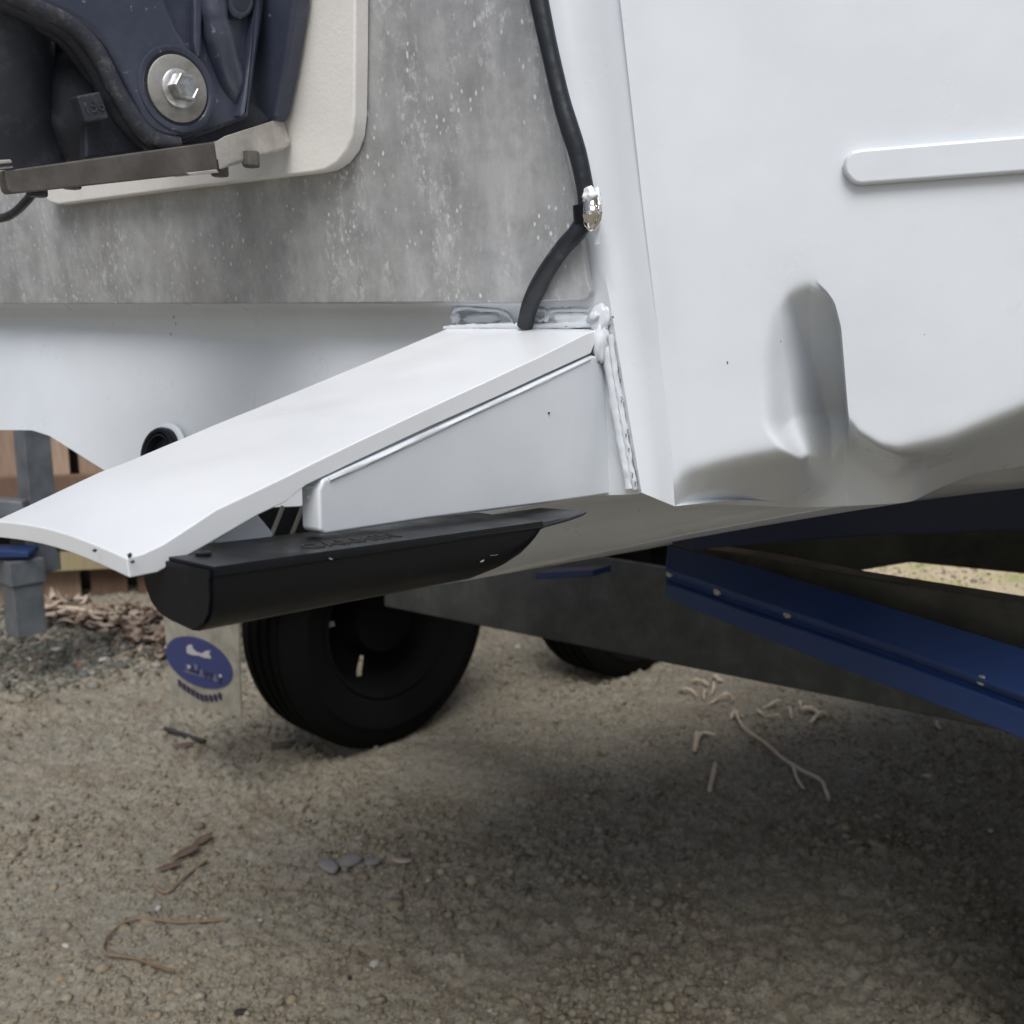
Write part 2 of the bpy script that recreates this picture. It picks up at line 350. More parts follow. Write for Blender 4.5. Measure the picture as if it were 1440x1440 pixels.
# darker coarse gravel strip towards the fence
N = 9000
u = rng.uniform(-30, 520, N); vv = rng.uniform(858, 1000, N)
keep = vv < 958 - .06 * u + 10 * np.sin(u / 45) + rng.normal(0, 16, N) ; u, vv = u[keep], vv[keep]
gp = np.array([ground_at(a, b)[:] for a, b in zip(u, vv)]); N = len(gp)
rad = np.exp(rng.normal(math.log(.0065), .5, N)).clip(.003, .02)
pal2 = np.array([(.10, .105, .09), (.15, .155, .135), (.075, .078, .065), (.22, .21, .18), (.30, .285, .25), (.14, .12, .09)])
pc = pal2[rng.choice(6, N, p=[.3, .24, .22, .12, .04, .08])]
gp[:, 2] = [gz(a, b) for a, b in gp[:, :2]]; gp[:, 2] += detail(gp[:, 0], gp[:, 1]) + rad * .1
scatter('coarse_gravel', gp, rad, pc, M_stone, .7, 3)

# ---------------------------------------------------------------- boat frame of reference
AZF = 36
F = az(AZF); Pt = az(AZF - 90); S = -Pt                    # forward, port, starboard
rake = R(6)
NT = (-F * math.cos(rake) - UP * math.sin(rake))           # transom leans aft at the top
K = atd(850, 430, .60)
T = (K, NT)
def TE(px, py, o=0): return at(px, py, T, o)

boat = thing('boat', 'white aluminium boat stern with bare grey metal transom plate, resting on blue trailer skids', 'boat')
# hull skin ---------------------------------------------------------
edgeA = [(-300, 715), (0, 772), (430, 850), (690, 896)]    # transom corner, y -> x
edgeB = [(-300, 845), (0, 872), (300, 905), (480, 927), (640, 944), (712, 949)]
NS = -az(18)                                               # corner strip normal, turned half way
PS = (at(850, 430, T), NS.normalized())
NV = az(190); BV0 = at(927, 480, PS); VP = (BV0, NV)       # hull side plane
rows_y = [-300, -200, -100, 0, 90, 180, 260, 330, 380, 415]
def tbot(x): return interp(x, [(-140, 603), (-60, 604), (45, 605), (70, 613), (135, 654), (450, 848), (650, 732), (780, 704), (895, 690)])
def setback(x): return .020 * (1 - sstep(560, 800, x))
tx = [-140, -100, -60, 0, 45, 70, 100, 135, 200, 260, 330, 390, 450, 500, 550, 600, 650, 700, 740, 780, 810, 835]
cols = []                                                  # each column: list of points top->bottom
def tcol(x, frac=None):
    c = []
    for y in rows_y + [427]:
        xe = min(x, interp(y, edgeA) - (870 - x) * .25) if frac is None else interp(y, edgeA); c.append(at(xe, y, T, -.004))
    s = setback(x); yb = tbot(x)
    for k, y in enumerate([431, 436, 441, 447]):
        xe = min(x, interp(y, edgeA) - (870 - x) * .25) if frac is None else interp(y, edgeA)
        c.append(at(xe, y, T, -.004 - s * math.sin((k + 1) / 4 * math.pi / 2)))
    for k in range(1, 9):
        y = 447 + (yb - 447) * k / 8; xe = min(x, interp(y, edgeA) - (870 - x) * .25) if frac is None else interp(y, edgeA)
        c.append(at(xe, y, T, -.004 - s + s * 1.9 * k / 8))
    return c
for x in tx: cols.append(tcol(x))
cols.append(tcol(855, 1))
NROW = len(cols[0])
ys_strip = rows_y + [427, 431, 436, 441, 447] + [447 + (690 - 447) * k / 8 for k in range(1, 9)]
for fr in (.12, .3, .5, .7, .88):
    c = []
    for i, y in enumerate(ys_strip):
        yy = y + (712 - 690) * fr * sstep(447, 690, y)
        a_, b_ = interp(y, edgeA), interp(yy, edgeB)
        bow = -.004 * math.sin(math.pi * fr)
        c.append(at(a_ + (b_ - a_) * fr, yy, PS, bow))
    cols.append(c)
c = []
for y in ys_strip:
    yy = y + 22 * sstep(447, 690, y); c.append(at(interp(yy, edgeB), yy, PS, -.001))
cols.append(c)
for k in range(len(cols)):                                 # extend upward
    t_ = cols[k]; d = (t_[0] - t_[1]).normalized(); t_.insert(0, t_[0] + d * .03)
NROW += 1
v = [p for c in cols for p in c]
f = [[i * NROW + j, (i + 1) * NROW + j, (i + 1) * NROW + j + 1, i * NROW + j + 1] for i in range(len(cols) - 1) for j in range(NROW - 1)]
link('transom', mesh('m', v, f), M_white, boat, smooth=40)
# hull side: the side plane, pressed in by a channel and rolling under along its scalloped lower edge ----
K0 = at(450, 848, T, -.004 + .9 * setback(450))
kd = az(60)
def smooth(tab, x, r_): return sum(interp(x + r_ * k, tab) for k in (-1, -.66, -.33, 0, .33, .66, 1)) / 7
YB = [(925, 706), (945, 684), (956, 664), (975, 653), (1000, 644), (1060, 632), (1120, 622), (1160, 606), (1184, 586), (1192, 582), (1204, 602), (1236, 622), (1262, 631), (1290, 628), (1330, 614), (1440, 567), (1560, 514)]
def ylip_(x): return smooth([(945, 712), (1012, 709), (1125, 714), (1237, 709), (1282, 706), (1312, 690), (1365, 668), (1440, 655), (1560, 630)], x, 10)
INS = [(945, .006), (970, .026), (1040, .07), (1120, .10), (1560, .13)]
def warp(y): return smooth([(392, -40), (400, -36), (408, -26), (425, -14), (460, -5), (520, 0), (580, 5), (600, 8), (720, 8)], y, 6)
def wwt(s_): return sstep(1080, 1165, s_) * (1 - sstep(1190, 1290, s_))
def splus(u, w_): return w_ * math.log1p(math.exp(min(40, u / w_)))
def inset(s_, xx, y):
    yb = smooth(YB, xx, 7) + 10 * sstep(950, 1000, xx); yl = ylip_(xx); w_ = interp(xx, [(945, 5), (1000, 5.5), (1150, 5), (1190, 2.5), (1240, 3), (1290, 6)])
    up = splus(y - yb, w_); lin = up / max(10, yl - yb); sat = .80 * (1 - math.exp(-up / 11)) + .20 * lin
    m_ = sstep(1120, 1188, xx) * (1 - sstep(1225, 1345, xx)); du = interp(xx, INS) * (lin * (1 - m_) + sat * m_)
    yt = 400 + 24 * (max(0, 1140 - xx) / 42) ** 2 + 2 * (xx > 1140)
    dg = .00047 * splus(y - yt, 4.5); dg = min(dg, .094)
    xl0 = smooth([(400, 1080), (430, 1068), (520, 1062), (600, 1070), (640, 1100), (720, 1110)], y, 12); xl1 = smooth([(400, 1114), (430, 1118), (480, 1132), (530, 1149), (600, 1160), (720, 1160)], y, 12)
    xm = xl0 + (xl1 - xl0) * .5
    a = (.27 * sstep(xl0, xm, s_) + .73 * sstep(xm - 2, xl1 + 3, s_)) * (1 - sstep(1184, 1188, s_)); dg *= a
    return (du + dg + math.sqrt((du - dg) ** 2 + .000016)) / 2 - .002
xs = sorted(set([round(q, 1) for q in list(np.arange(945, 1060, 4)) + list(np.arange(1060, 1184, 2.5)) + [1184, 1185, 1186, 1187, 1188] + list(np.arange(1190, 1300, 3)) + list(np.arange(1300, 1561, 8))]))
rows_v = [-300, -150, 0, 100, 200, 280, 340, 362]
def vcol(x):
    c = []; yl = ylip_(x); ys = rows_v + [368 + (yl - 368) * k / 112 for k in range(113)]
    for y in ys:
        xx_ = x
        if x < 1045: xx_ = x + (interp(y, edgeB) - 945) * (1 - (x - 945) / 100)
        xx_ += warp(y) * wwt(x)
        dd_ = .001 * (1 - sstep(945, 985, x)) ** 2
        if y > 360: dd_ += max(0, inset(x, xx_, y))
        c.append(at(xx_, y, VP, -dd_))
    return c, c[-1]
vc = []; lips = []
for x in xs:
    c, lp = vcol(x); vc.append(c); lips.append(lp)
# beyond the picture the side carries on towards the bow, turning to run alongside the keel
last = vc[-1]; heading = 100; off = V3((0, 0, 0))
for k in range(26):
    heading = max(60, heading - 7); off = off + az(heading) * .2
    vc.append([p + off + UP * (.0006 * k * k) for p in last]); lips.append(vc[-1][-1])
for c in vc:
    d = (c[0] - c[1]).normalized(); c.insert(0, c[0] + d * .50)
n = len(vc[0]); v = [p for c in vc for p in c]
f = [[i * n + j, (i + 1) * n + j, (i + 1) * n + j + 1, i * n + j + 1] for i in range(len(vc) - 1) for j in range(n - 1)]
link('hull_side', mesh('m', v, f), M_white, boat, smooth=50)
# bottom: from the lip down to the keel, then up to the tunnel and across
st0 = [lips[0]] + [at(x, tbot(x) if x < 896 else 700, T, -.004 + .9 * setback(x)) for x in (895, 850, 780, 710, 650, 600, 550, 500)] + [K0]
port0 = [at(x, tbot(x), T, -.004 + .9 * setback(x)) for x in (390, 330, 200, 135, 100, 70, 45, 0, -60, -100, -140)]
nb = len(st0); bot = []; acc = 0
for i, lp in enumerate(lips):
    acc = (lp - lips[0]).length
    kp = K0 + kd * (acc * 1.18) + UP * (.06 * max(0, min(acc, .65) - .12) + .004 * noise.noise(V3((acc * 5, 0, 0))))
    bl = 1 - sstep(0, .16, acc); c = []
    for j in range(nb):
        t_ = j / (nb - 1); straight = lp.lerp(kp, t_) + UP * (.002 * math.sin(math.pi * t_))
        c.append(straight.lerp(st0[j] + kd * (acc * 1.0), bl) if i else st0[j])
    for p in port0: c.append(p + kd * acc * 1.18)
    bot.append(c)
n = len(bot[0]); v = [p for c in bot for p in c]
f = [[i * n + j, (i + 1) * n + j, (i + 1) * n + j + 1, i * n + j + 1] for i in range(len(bot) - 1) for j in range(n - 1)]
link('hull_bottom', mesh('m', v, f), M_white, boat, smooth=35)

# aluminium transom plate
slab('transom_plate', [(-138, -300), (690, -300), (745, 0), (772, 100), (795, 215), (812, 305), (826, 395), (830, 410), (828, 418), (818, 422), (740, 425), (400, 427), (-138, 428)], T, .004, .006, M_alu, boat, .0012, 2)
# pressed strake
slab('strake', [(1196, 252), (1189, 243), (1187, 232), (1190, 220), (1198, 212), (1212, 209), (1440, 190), (1600, 176), (1600, 228), (1440, 242), (1212, 259), (1203, 258)], VP, .006, .008, M_white, boat, .0045, 5)

# weld beads
def weld(name, pxs, pl, o, r, j=.5): return link(name, tube([at(x, y, pl, o) for x, y in pxs], r, 8, 7, j), M_white, boat, smooth=60)
weld('weld_bead', [(637, 455), (636, 444), (641, 436), (652, 433), (664, 434), (680, 436), (700, 437), (712, 442), (719, 450), (722, 457)], T, -.008, .0013)
link('weld_bead', ball(at(642, 447, T, -.01), .0035, .0045, .004, S, UP, NT, lump=.4), M_white, boat, smooth=80)
link('weld_bead', ball(at(680, 448, T, -.012), .017, .004, .005, S, UP, NT, lump=.3), M_white, boat, smooth=80)
weld('weld_bead', [(757, 436), (766, 437), (768, 446), (760, 452), (754, 448)], T, -.004, .0012)
weld('weld_bead', [(768, 452), (775, 438), (800, 436), (825, 436), (840, 438)], T, -.004, .0016)
link('weld_bead', ball(at(806, 450, T, -.006), .018, .006, .005, S, UP, NT, lump=.5), M_white, boat, smooth=80)
link('weld_bead', ball(at(843, 448, T, -.001), .0075, .009, .003, S, UP, NT, lump=.4), M_white, boat, smooth=80)
link('weld_bead', ball(at(836, 444, T, .002), .0035, .0028, .003, S, UP, NT, lump=.4), M_white, boat, smooth=80)
weld('weld_bead', [(625, 462), (660, 460), (700, 459), (760, 459), (810, 457), (850, 455)], T, -.002, .0021)
link('weld_bead', ball(at(843, 482, T, .002), 0.0045, .012, .004, S, UP, NT, lump=.35), M_white, boat, smooth=80)
weld('weld_bead', [(846, 455), (851, 480), (858, 520), (866, 570), (874, 620), (881, 655), (886, 686)], T, -.0012, .0034, .3)
weld('weld_bead', [(858, 470), (865, 520), (873, 570), (881, 620), (888, 660), (894, 688)], T, -.0005, .0018, .6)
for (x, y, l) in ((869, 520, 9), (872, 535, 7), (874, 562, 10), (882, 606, 6), (884, 632, 5), (880, 612, 5), (889, 668, 8), (893, 680, 7)):
    link('seam_crack', tube([at(x - .6, y - l * .45, T, .0016), at(x + 1.2, y - l * .1, T, .0020), at(x - .3, y + l * .15, T, .0018), at(x + .9, y + l * .5, T, .0014)], .00022, 5, 2), M_grime_shade, boat)
for (x, y, a_, b_) in ((791, 432, .0007, .0004), (801, 432, .0008, .0004), (796, 459, .0006, .0005), (723, 454, .0004, .0012), (831, 441, .0005, .0012), (862, 446, .0005, .0011)):
    link('paint_chip', ball(at(x, y, T, .0065 if y > 450 else .0012), a_ * .6, b_ * .6, .0006, S, UP, NT, lump=.8), M_grime_shade, boat)
for (x, y, a_, b_) in ((1023, 510, .0006, .0014), (1300, 470, .0003, .0003), (1098, 480, .0004, .0005)):
    link('paint_chip', ball(at(x, y, VP, 0.0), a_ * .6, b_ * .6, .0004, az(100), UP, NV, lump=.8), M_grime_shade, boat)
for (x, y, a_, b_) in ((244, 446, .0008, .0015), (240, 470, .0006, .002), (247, 455, .0004, .0018)):
    link('paint_chip', boxm(at(x, y, T, -.0237 + (y - 447) / 180 * .036 + .001), S * a_ * .6 + UP * a_ * .5, UP * b_ * .5, NT * .0003), M_wash, boat)

# sloping plate and gusset -------------------------------------------------
PE = (at(842, 466, T, .0), S)                                  # vertical fore-and-aft plane at the plate's starboard edge
PL = (at(640, 458, T, -.01), S)                                # and at its port edge
rt = [(846, 462), (825, 469), (760, 501), (700, 529), (600, 575), (500, 622), (430, 656), (400, 671), (350, 695), (303, 717), (262, 744), (228, 766), (200, 779), (178, 785)]
lt = [(640, 458), (622, 465), (570, 487), (520, 508), (440, 541), (360, 574), (300, 598), (270, 611), (220, 632), (180, 649), (140, 664), (95, 685), (40, 711), (-8, 733)]
rb = [(833, 492), (831, 497), (765, 527), (705, 555), (600, 602), (500, 649), (430, 683), (400, 707), (360, 726), (326, 746), (283, 771), (254, 787), (222, 805), (182, 813)]
m_ = len(rt); nw = 10; top = []; bt = []
for i in range(m_):
    a_ = at(*rt[i], PE); b_ = at(*lt[i], PL); c_ = at(*rb[i], PE)
    dn = c_ - a_; dn = dn - F * dn.dot(F) * .0
    top.append([a_.lerp(b_, k / nw) + UP * (.0035 * math.sin(math.pi * k / nw)) * (i / m_) for k in range(nw + 1)])
    bt.append([p + dn for p in top[-1]])
# tip edge is slightly bowed
v = [p for r_ in top for p in r_] + [p for r_ in bt for p in r_]; W = nw + 1; O = m_ * W
f = []
for i in range(m_ - 1):
    for k in range(nw):
        f.append([i * W + k, i * W + k + 1, (i + 1) * W + k + 1, (i + 1) * W + k]); f.append([O + i * W + k, O + (i + 1) * W + k, O + (i + 1) * W + k + 1, O + i * W + k + 1])
    f.append([i * W, (i + 1) * W, O + (i + 1) * W, O + i * W]); f.append([i * W + nw, O + i * W + nw, O + (i + 1) * W + nw, (i + 1) * W + nw])
for k in range(nw):
    i = m_ - 1; f.append([i * W + k, i * W + k + 1, O + i * W + k + 1, O + i * W + k]); f.append([k, O + k, O + k + 1, k + 1])
link('bracket_plate', mesh('m', v, f), M_plate, boat, bevel=.0009, seg=2)
gp_ = [(455, 674), (640, 590), (833, 500), (868, 503), (884, 560), (893, 640), (893, 690), (760, 709), (600, 730), (458, 752), (450, 747), (449, 690)]
slab('bracket_gusset', gp_, PE, .0008, .012, M_white, boat, .0016, 3)
link('weld_bead', tube([at(x, y, PE, -.0055) for x, y in ((443, 678), (446, 688), (448, 697))], .0052, 8, 5, .5), M_white, boat, smooth=60)
link('weld_bead', tube([at(x, y, PE, .0006) for x, y in ((462, 675), (540, 640), (640, 593), (740, 547), (829, 505))], .0012, 6, 6, .2), M_white, boat, smooth=60)
for (x, y, s_) in ((134, 774, 1), (183, 781, 1.4), (187, 790, .8)):
    link('paint_chip', ball(at(x, y, (at(178, 785, PE), -F)) - F * .0002, .0004 * s_, .0006 * s_, .0008, S, UP, F, lump=.9), M_grime_shade, boat)
link('paint_chip', boxm(at(772, 581, PE, .0012), F * .0005, UP * .0006, S * .0003), M_grime_shade, boat)

# black outlet ring on the transom
NTL = (NT + UP * .38).normalized(); rc = at(233, 639, T, .010)
link('outlet_collar', lathe(rc, NTL, [(0.02788, 0.0), (0.02788, 0.00197), (0.02542, 0.00394), (0.01804, 0.00262), (0.0, 0.00262)], 40), M_white, boat, smooth=50)
link('outlet_ring', lathe(rc, NTL, [(0.02337, 0.00262), (0.02337, 0.00787), (0.02173, 0.0105), (0.01886, 0.0105), (0.01722, 0.00787), (0.01681, 0.00984), (0.01517, 0.00984), (0.01394, 0.00656), (0.01312, 0.00394), (0.0, 0.00394)], 40), M_blk, boat, smooth=50)
# white transducer mounting foot and braces under the plate
PG = (at(600, 750, PE, -.012), S)
link('mounting_foot', prism([at(x, y, PE, -.016) for x, y in ((300, 762), (352, 728), (362, 722), (385, 750), (380, 770), (320, 775))], -S * .02), M_plate, boat, bevel=.001)
link('mounting_brace', prism([at(x, y, PE, -.04) for x, y in ((352, 716), (450, 712), (450, 765), (352, 765))], -S * .004), M_navd, boat)
for xx_ in (392, 420): link('mounting_brace', tube([at(xx_ - 10, 752, PE, -.03), at(xx_ + 6, 712, PE, -.03)], .0011, 6, 1), M_steel, boat, smooth=60)

# engine mounting board
slab('engine_pad', [(500, -300), (499, 60), (498, 160), (495, 190), (487, 212), (474, 229), (458, 239), (440, 243), (250, 266), (82, 288), (70, 285), (60, 276), (56, 250), (40, -300)], T, .018, .0135, M_pad, boat, .002, 3)

# ---------------------------------------------------------------- outboard bracket
eng = thing('outboard_motor', 'navy blue outboard engine clamp bracket bolted to the transom above a steel bar', 'outboard motor')
EAZ = 134; EN = (az(EAZ) - UP * .05).normalized(); ET = (at(405, 100, T, .03), EN)
def tslab(name, pxs, o, th, m, bv=.003, seg=3): return slab(name, pxs, ET, o - .084, th, m, eng, bv, seg)
arc = lambda cx, cy, rx, ry, a0, a1, n: [(cx + rx * math.cos(R(a0 + (a1 - a0) * k / n)), cy - ry * math.sin(R(a0 + (a1 - a0) * k / n))) for k in range(n + 1)]
# outer clamp bracket base
tslab('clamp_bracket', [(0, -250), (385, -250), (376, 0), (362, 90), (352, 166), (300, 186), (252, 200), (222, 199), (203, 188), (186, 166), (165, 130), (148, 95), (126, 62), (100, 38), (40, 10), (0, -10)], .072, .03, M_nav, .004, 4)
slab('transom_flange', [(350, -250), (428, -250), (415, 0), (402, 85), (386, 168), (366, 176), (330, 184)], T, .034, .014, M_nav, eng, .003, 3)
# raised web that ends in the bolt boss
tslab('bracket_web', [(30, -200), (222, -200), (236, 0), (250, 36), (272, 72), (292, 98), (302, 122), (302, 150), (290, 174), (268, 190), (242, 194), (218, 186), (200, 165), (186, 135), (170, 104), (150, 70), (128, 44), (96, 24), (50, 4), (30, -8)], .084, .02, M_nav, .005, 4)
tslab('bracket_rib', [(268, -200), (276, -200), (286, 0), (284, 80), (278, 84), (273, 60), (273, 0)], .078, .012, M_nav, .002, 3)
tslab('bracket_flange', [(372, -200), (384, -200), (373, 0), (360, 88), (350, 162), (338, 166), (350, 88), (362, 0)], .080, .014, M_nav, .003, 4)
tslab('slot_rim', arc(340, 2, 20, 24, 180, 360, 12) + [(358, -120), (322, -120)], .079, .010, M_nav, .003, 3)
tslab('slot', arc(340, 0, 13, 17, 180, 360, 10) + [(352, -120), (328, -120)], .0795, .006, M_navd, .001, 1)
link('bracket_boss', tube([at(x, y, ET, o - .084) for x, y, o in ((296, -120, .078), (300, 0, .078), (303, 28, .078), (312, 70, .074), (326, 125, .068), (334, 165, .060))], lambda t: interp(t, [(0, .009), (.4, .008), (.52, .010), (.75, .010), (1, .006)]), 20, 8), M_nav, eng, smooth=60)
for k, (o, r, m, pxs) in enumerate(((.080, .0062, M_worn, [(-20, -22), (20, -4), (60, 14), (96, 32), (122, 55), (144, 88), (162, 124), (182, 158), (200, 182), (222, 198), (250, 202)]),
                        (.066, .0068, M_navd, [(-20, -12), (18, 8), (56, 24), (90, 42), (113, 66), (134, 98), (152, 134), (172, 168), (192, 190), (214, 203)]),
                        (.052, .006, M_worn, [(-20, -2), (16, 18), (52, 33), (84, 50), (106, 74), (126, 104), (143, 138), (163, 172), (186, 196), (208, 206)]))):
    link('bracket_edge', tube([at(x, y, ET, o - .084) for x, y in pxs], r * .85, 12, 6, .05), m, eng, smooth=60)
tslab('bracket_foot', [(120, 150), (300, 150), (354, 140), (386, 171), (300, 200), (200, 214), (120, 224)], .066, .01, M_navd, .002, 2)
# bolt in its recess
bc = at(249, 125, ET, 0); bn = EN
link('bolt_recess', lathe(bc, bn, [(0.02553, -0.00222), (0.02479, 0.00089), (0.0222, 0.00133), (0.02035, -0.00037), (0.02035, -0.00888)], 48), M_nav, eng, smooth=60)
bolt = link('washer', lathe(bc, bn, [(0.01939, -0.00296), (0.01939, 0.00111), (0.01865, 0.00163), (0.00888, 0.00163)], 48), M_wash, eng, smooth=40)
link('bolt_shadow_gap', lathe(bc, bn, [(0.02042, 0.0003), (0.01939, 0.0003)], 48), M_grime_shade, eng)  # flat dark ring: shade painted into the gap round the washer
link('bolt_flange', lathe(bc, bn, [(0.01125, 0.00133), (0.01125, 0.00333), (0.00962, 0.00444), (0.00592, 0.00481)], 40), M_bolt, eng, smooth=45)
link('bolt_head', lathe(bc, bn, [(0.00873, 0.00296), (0.00873, 0.01221), (0.00777, 0.01347), (0.00681, 0.01347), (0.00651, 0.01273), (0.0, 0.01273)], 6), M_bolt, eng, bevel=.0006, seg=2)
# lower lug and weep hole below boss
tslab('bracket_lug', arc(246, 150, 54, 52, 180, 360, 16), .078, .02, M_nav, .004, 4)
# swivel housing behind
tslab('swivel_housing', [(-250, -250), (60, -250), (60, 20), (110, 60), (150, 130), (190, 190), (150, 203), (90, 212), (20, 232), (6, 215), (-6, 190), (-250, 215)], .03, .02, M_navd, .006, 3)
link('swivel_barrel', tube([at(x, y, ET, o - .084) for x, y, o in ((-20, -120, .03), (-14, 0, .026), (0, 120, .020), (20, 228, .012))], lambda t: .036 - .006 * t, 24, 6), M_navd, eng, smooth=60)
link('tilt_pad', ball(at(112, 155, ET, -.056), .028, .036, .030, az(EAZ - 90), UP, EN, lump=.12), M_navd, eng, smooth=80)
plq = at(130, 151, ET, -.006)
pX = (at(146, 148, ET, 0) - at(116, 154, ET, 0)).normalized(); pY = EN.cross(pX).normalized()
if pY.z < 0: pY = -pY
link('casting_plaque', boxm(plq - EN * .0045, pX * .0075, pY * .0075, EN * .006), M_navd, eng, bevel=.0015)
link('casting_number', textmesh('156', .009, .0005, pX, pY, plq + EN * .0016), M_worn, eng)
# steel anode bar
link('steel_bar', prism([at(*q, ET, .004) for q in ((6, 240), (302, 199), (308, 238), (300, 242), (17, 273), (12, 268))], -EN * .012), M_rust, eng, bevel=.0012)
link('steel_bar_end', prism([at(302, 199, ET, .0055), at(385, 172, T, .030), at(397, 206, T, .028), at(396, 213, T, .028), at(308, 240, ET, .0055)], -NT * .008 + UP * .004), M_steel, eng, bevel=.001)
link('steel_bar_lip', prism([at(262, 243, ET, .0045), at(305, 238, ET, .0052), at(308, 243, ET, .0052), at(268, 247, ET, .0045)], -EN * .02), M_steel, eng, bevel=.0005)
for (x, y, o) in ((309, 244, .074), (353, 231, .084), (100, 261, .072), (52, 272, .072)):
    c0 = at(x, y, ET, o - .084); link('bar_bolt', lathe(c0 + UP * .008, -UP, [(.0, 0), (.006, 0), (.006, .009), (.0052, .010), (0, .010)], 6), M_navd if x < 200 else M_rust, eng, bevel=.0008)
tslab('fitting', [(-60, 228), (16, 224), (18, 229), (-60, 236)], .09, .004, M_steel, .0005, 1)
tslab('fitting', [(-60, 240), (18, 233), (20, 236), (-60, 246)], .088, .003, M_steel, .0005, 1)
ec = link('control_cable', tube([at(x, y, T, o + .04) for x, y, o in ((46, 272, .07), (36, 284, .07), (20, 299, .068), (0, 307, .066), (-40, 306, .06), (-160, 250, .03), (-220, 180, .02))], .0032, 10, 6), M_cable, None, smooth=60)
thing('control_cable', 'thin black cable looping left from under the steel bar', 'cable', obj=ec)

# ---------------------------------------------------------------- transducer cable and clip
tc_ = link('transducer_cable', tube([at(x, y, T, o) for x, y, o in ((735, -120, .012), (750, -40, .012), (764, 30, .012), (775, 80, .012), (789, 140, .012), (801, 180, .012), (812, 215, .011), (820, 250, .010), (825, 282, .009), (823, 305, .010), (812, 326, .012), (792, 348, .013), (772, 376, .012), (757, 402, .010), (745, 430, .006), (738, 458, .002))],
    lambda t: .0053 + .0002 * math.sin(t * 23), 16, 8), M_cable, None, smooth=60)
thing('transducer_cable', 'thick black sleeved cable running down beside the bare metal transom plate', 'cable', obj=tc_)
clip = thing('cable_clip', 'shiny steel clip with a white painted tab holding the black cable', 'clip')
cc = at(831, 299, T, .016)
link('clip_band', lathe(at(824, 290, T, .010) - UP * .004, (at(824, 280, T) - at(826, 310, T)).normalized(), [(.0068, -.005), (.0074, -.005), (.0074, .005), (.0068, .005)], 24), M_blk, clip, smooth=50)
link('clip_dome', ball(cc, .0048, .0088, .0042, S, UP, NT, lump=.25), M_chrome, clip, smooth=80)
link('clip_rim', tube([cc + S * (.0056 * math.cos(a_ * math.pi / 8)) + UP * (.0096 * math.sin(a_ * math.pi / 8)) - NT * .001 for a_ in range(17)], .0011, 8, 1, .4), M_chrome, clip, smooth=60)
link('clip_tab', ball(at(831, 274, T, .016), .0042, .0038, .003, S, UP, NT, lump=.8), M_plate, clip, smooth=80)
link('clip_tab', ball(at(840, 290, T, .011), .0028, .0085, .003, S, UP, NT, lump=.7), M_plate, clip, smooth=80)
link('clip_tab', boxm(at(840, 331, T, .008), S * .0014, UP * .0055, NT * .0015), M_plate, clip, bevel=.0006)
link('clip_tab', ball(at(838, 314, T, .010), .0025, .004, .003, S, UP, NT, lump=.7), M_plate, clip, smooth=80)

# ---------------------------------------------------------------- transducer
trd = thing('sonar_transducer', 'black plastic sonar transducer slung below the white sloping bracket', 'transducer')
PD = (atd(762, 735, .53), S)                                   # starboard flank
d0 = [(301, 797), (763, 733)]; d1 = [(301, 886), (690, 808)]
Wd = .044
def dsec(fr):                                                  # cross section at fraction 0 aft .. 1 forward
    tp = at(301 + (763 - 301) * fr, 797 + (733 - 797) * fr, PD)
    yb = interp(fr, [(0, 898), (.83, 820), (.9, 805), (.95, 786), (.98, 767), (1, 745)])
    xb = 301 + (763 - 301) * fr
    bp = at(xb, yb, PD); h = (tp - bp).length
    out = [tp + Pt * Wd, tp + Pt * .0, tp - UP * .0018 + S * .0006, tp - UP * .0036 + S * .0006, tp - UP * .004]
    for a_ in (0, 25, 50, 75, 90):
        rr = min(.015, h * .55); out.append(tp - UP * (h - rr) + Pt * rr + (S * math.cos(R(a_)) - UP * math.sin(R(a_))) * rr * V3((1, 1, 1)).x)
    q = tp - UP * h
    for a_ in (90, 65, 40, 15, 0):
        rr = min(.016, h * .7); out.append(tp - UP * (h * .94 - rr) + Pt * (Wd - rr) + (Pt * math.cos(R(a_)) - UP * math.sin(R(a_))) * rr)
    return out
frs = [0, .02, .2, .4, .6, .78, .83, .87, .9, .925, .95, .97, .985, 1]
secs = [dsec(q) for q in frs]; n = len(secs[0]); v = [p for s_ in secs for p in s_]
f = [[i * n + j, i * n + (j + 1) % n, (i + 1) * n + (j + 1) % n, (i + 1) * n + j] for i in range(len(secs) - 1) for j in range(n)]
f.append(list(range(n))); f.append([(len(secs) - 1) * n + k for k in range(n)][::-1])
link('transducer_body', mesh('m', v, f), M_blk, trd, smooth=32)
wing0 = at(560, 761, PD, .001); 
tpz = at(763, 733, PD)
wp = [at(640, 752, PD, .0008), at(763, 737, PD, .0008), at(800, 727, PD, .0003), at(821, 719.5, PD, -.0005), at(825, 716.5, PD, -.002), at(822, 715, PD, -.005), at(760, 711, PD, -.035), at(640, 728, PD, -.04)]
link('transducer_wing', prism([p - UP * .0012 for p in wp], -UP * .0012), M_blk, trd, bevel=.0006)
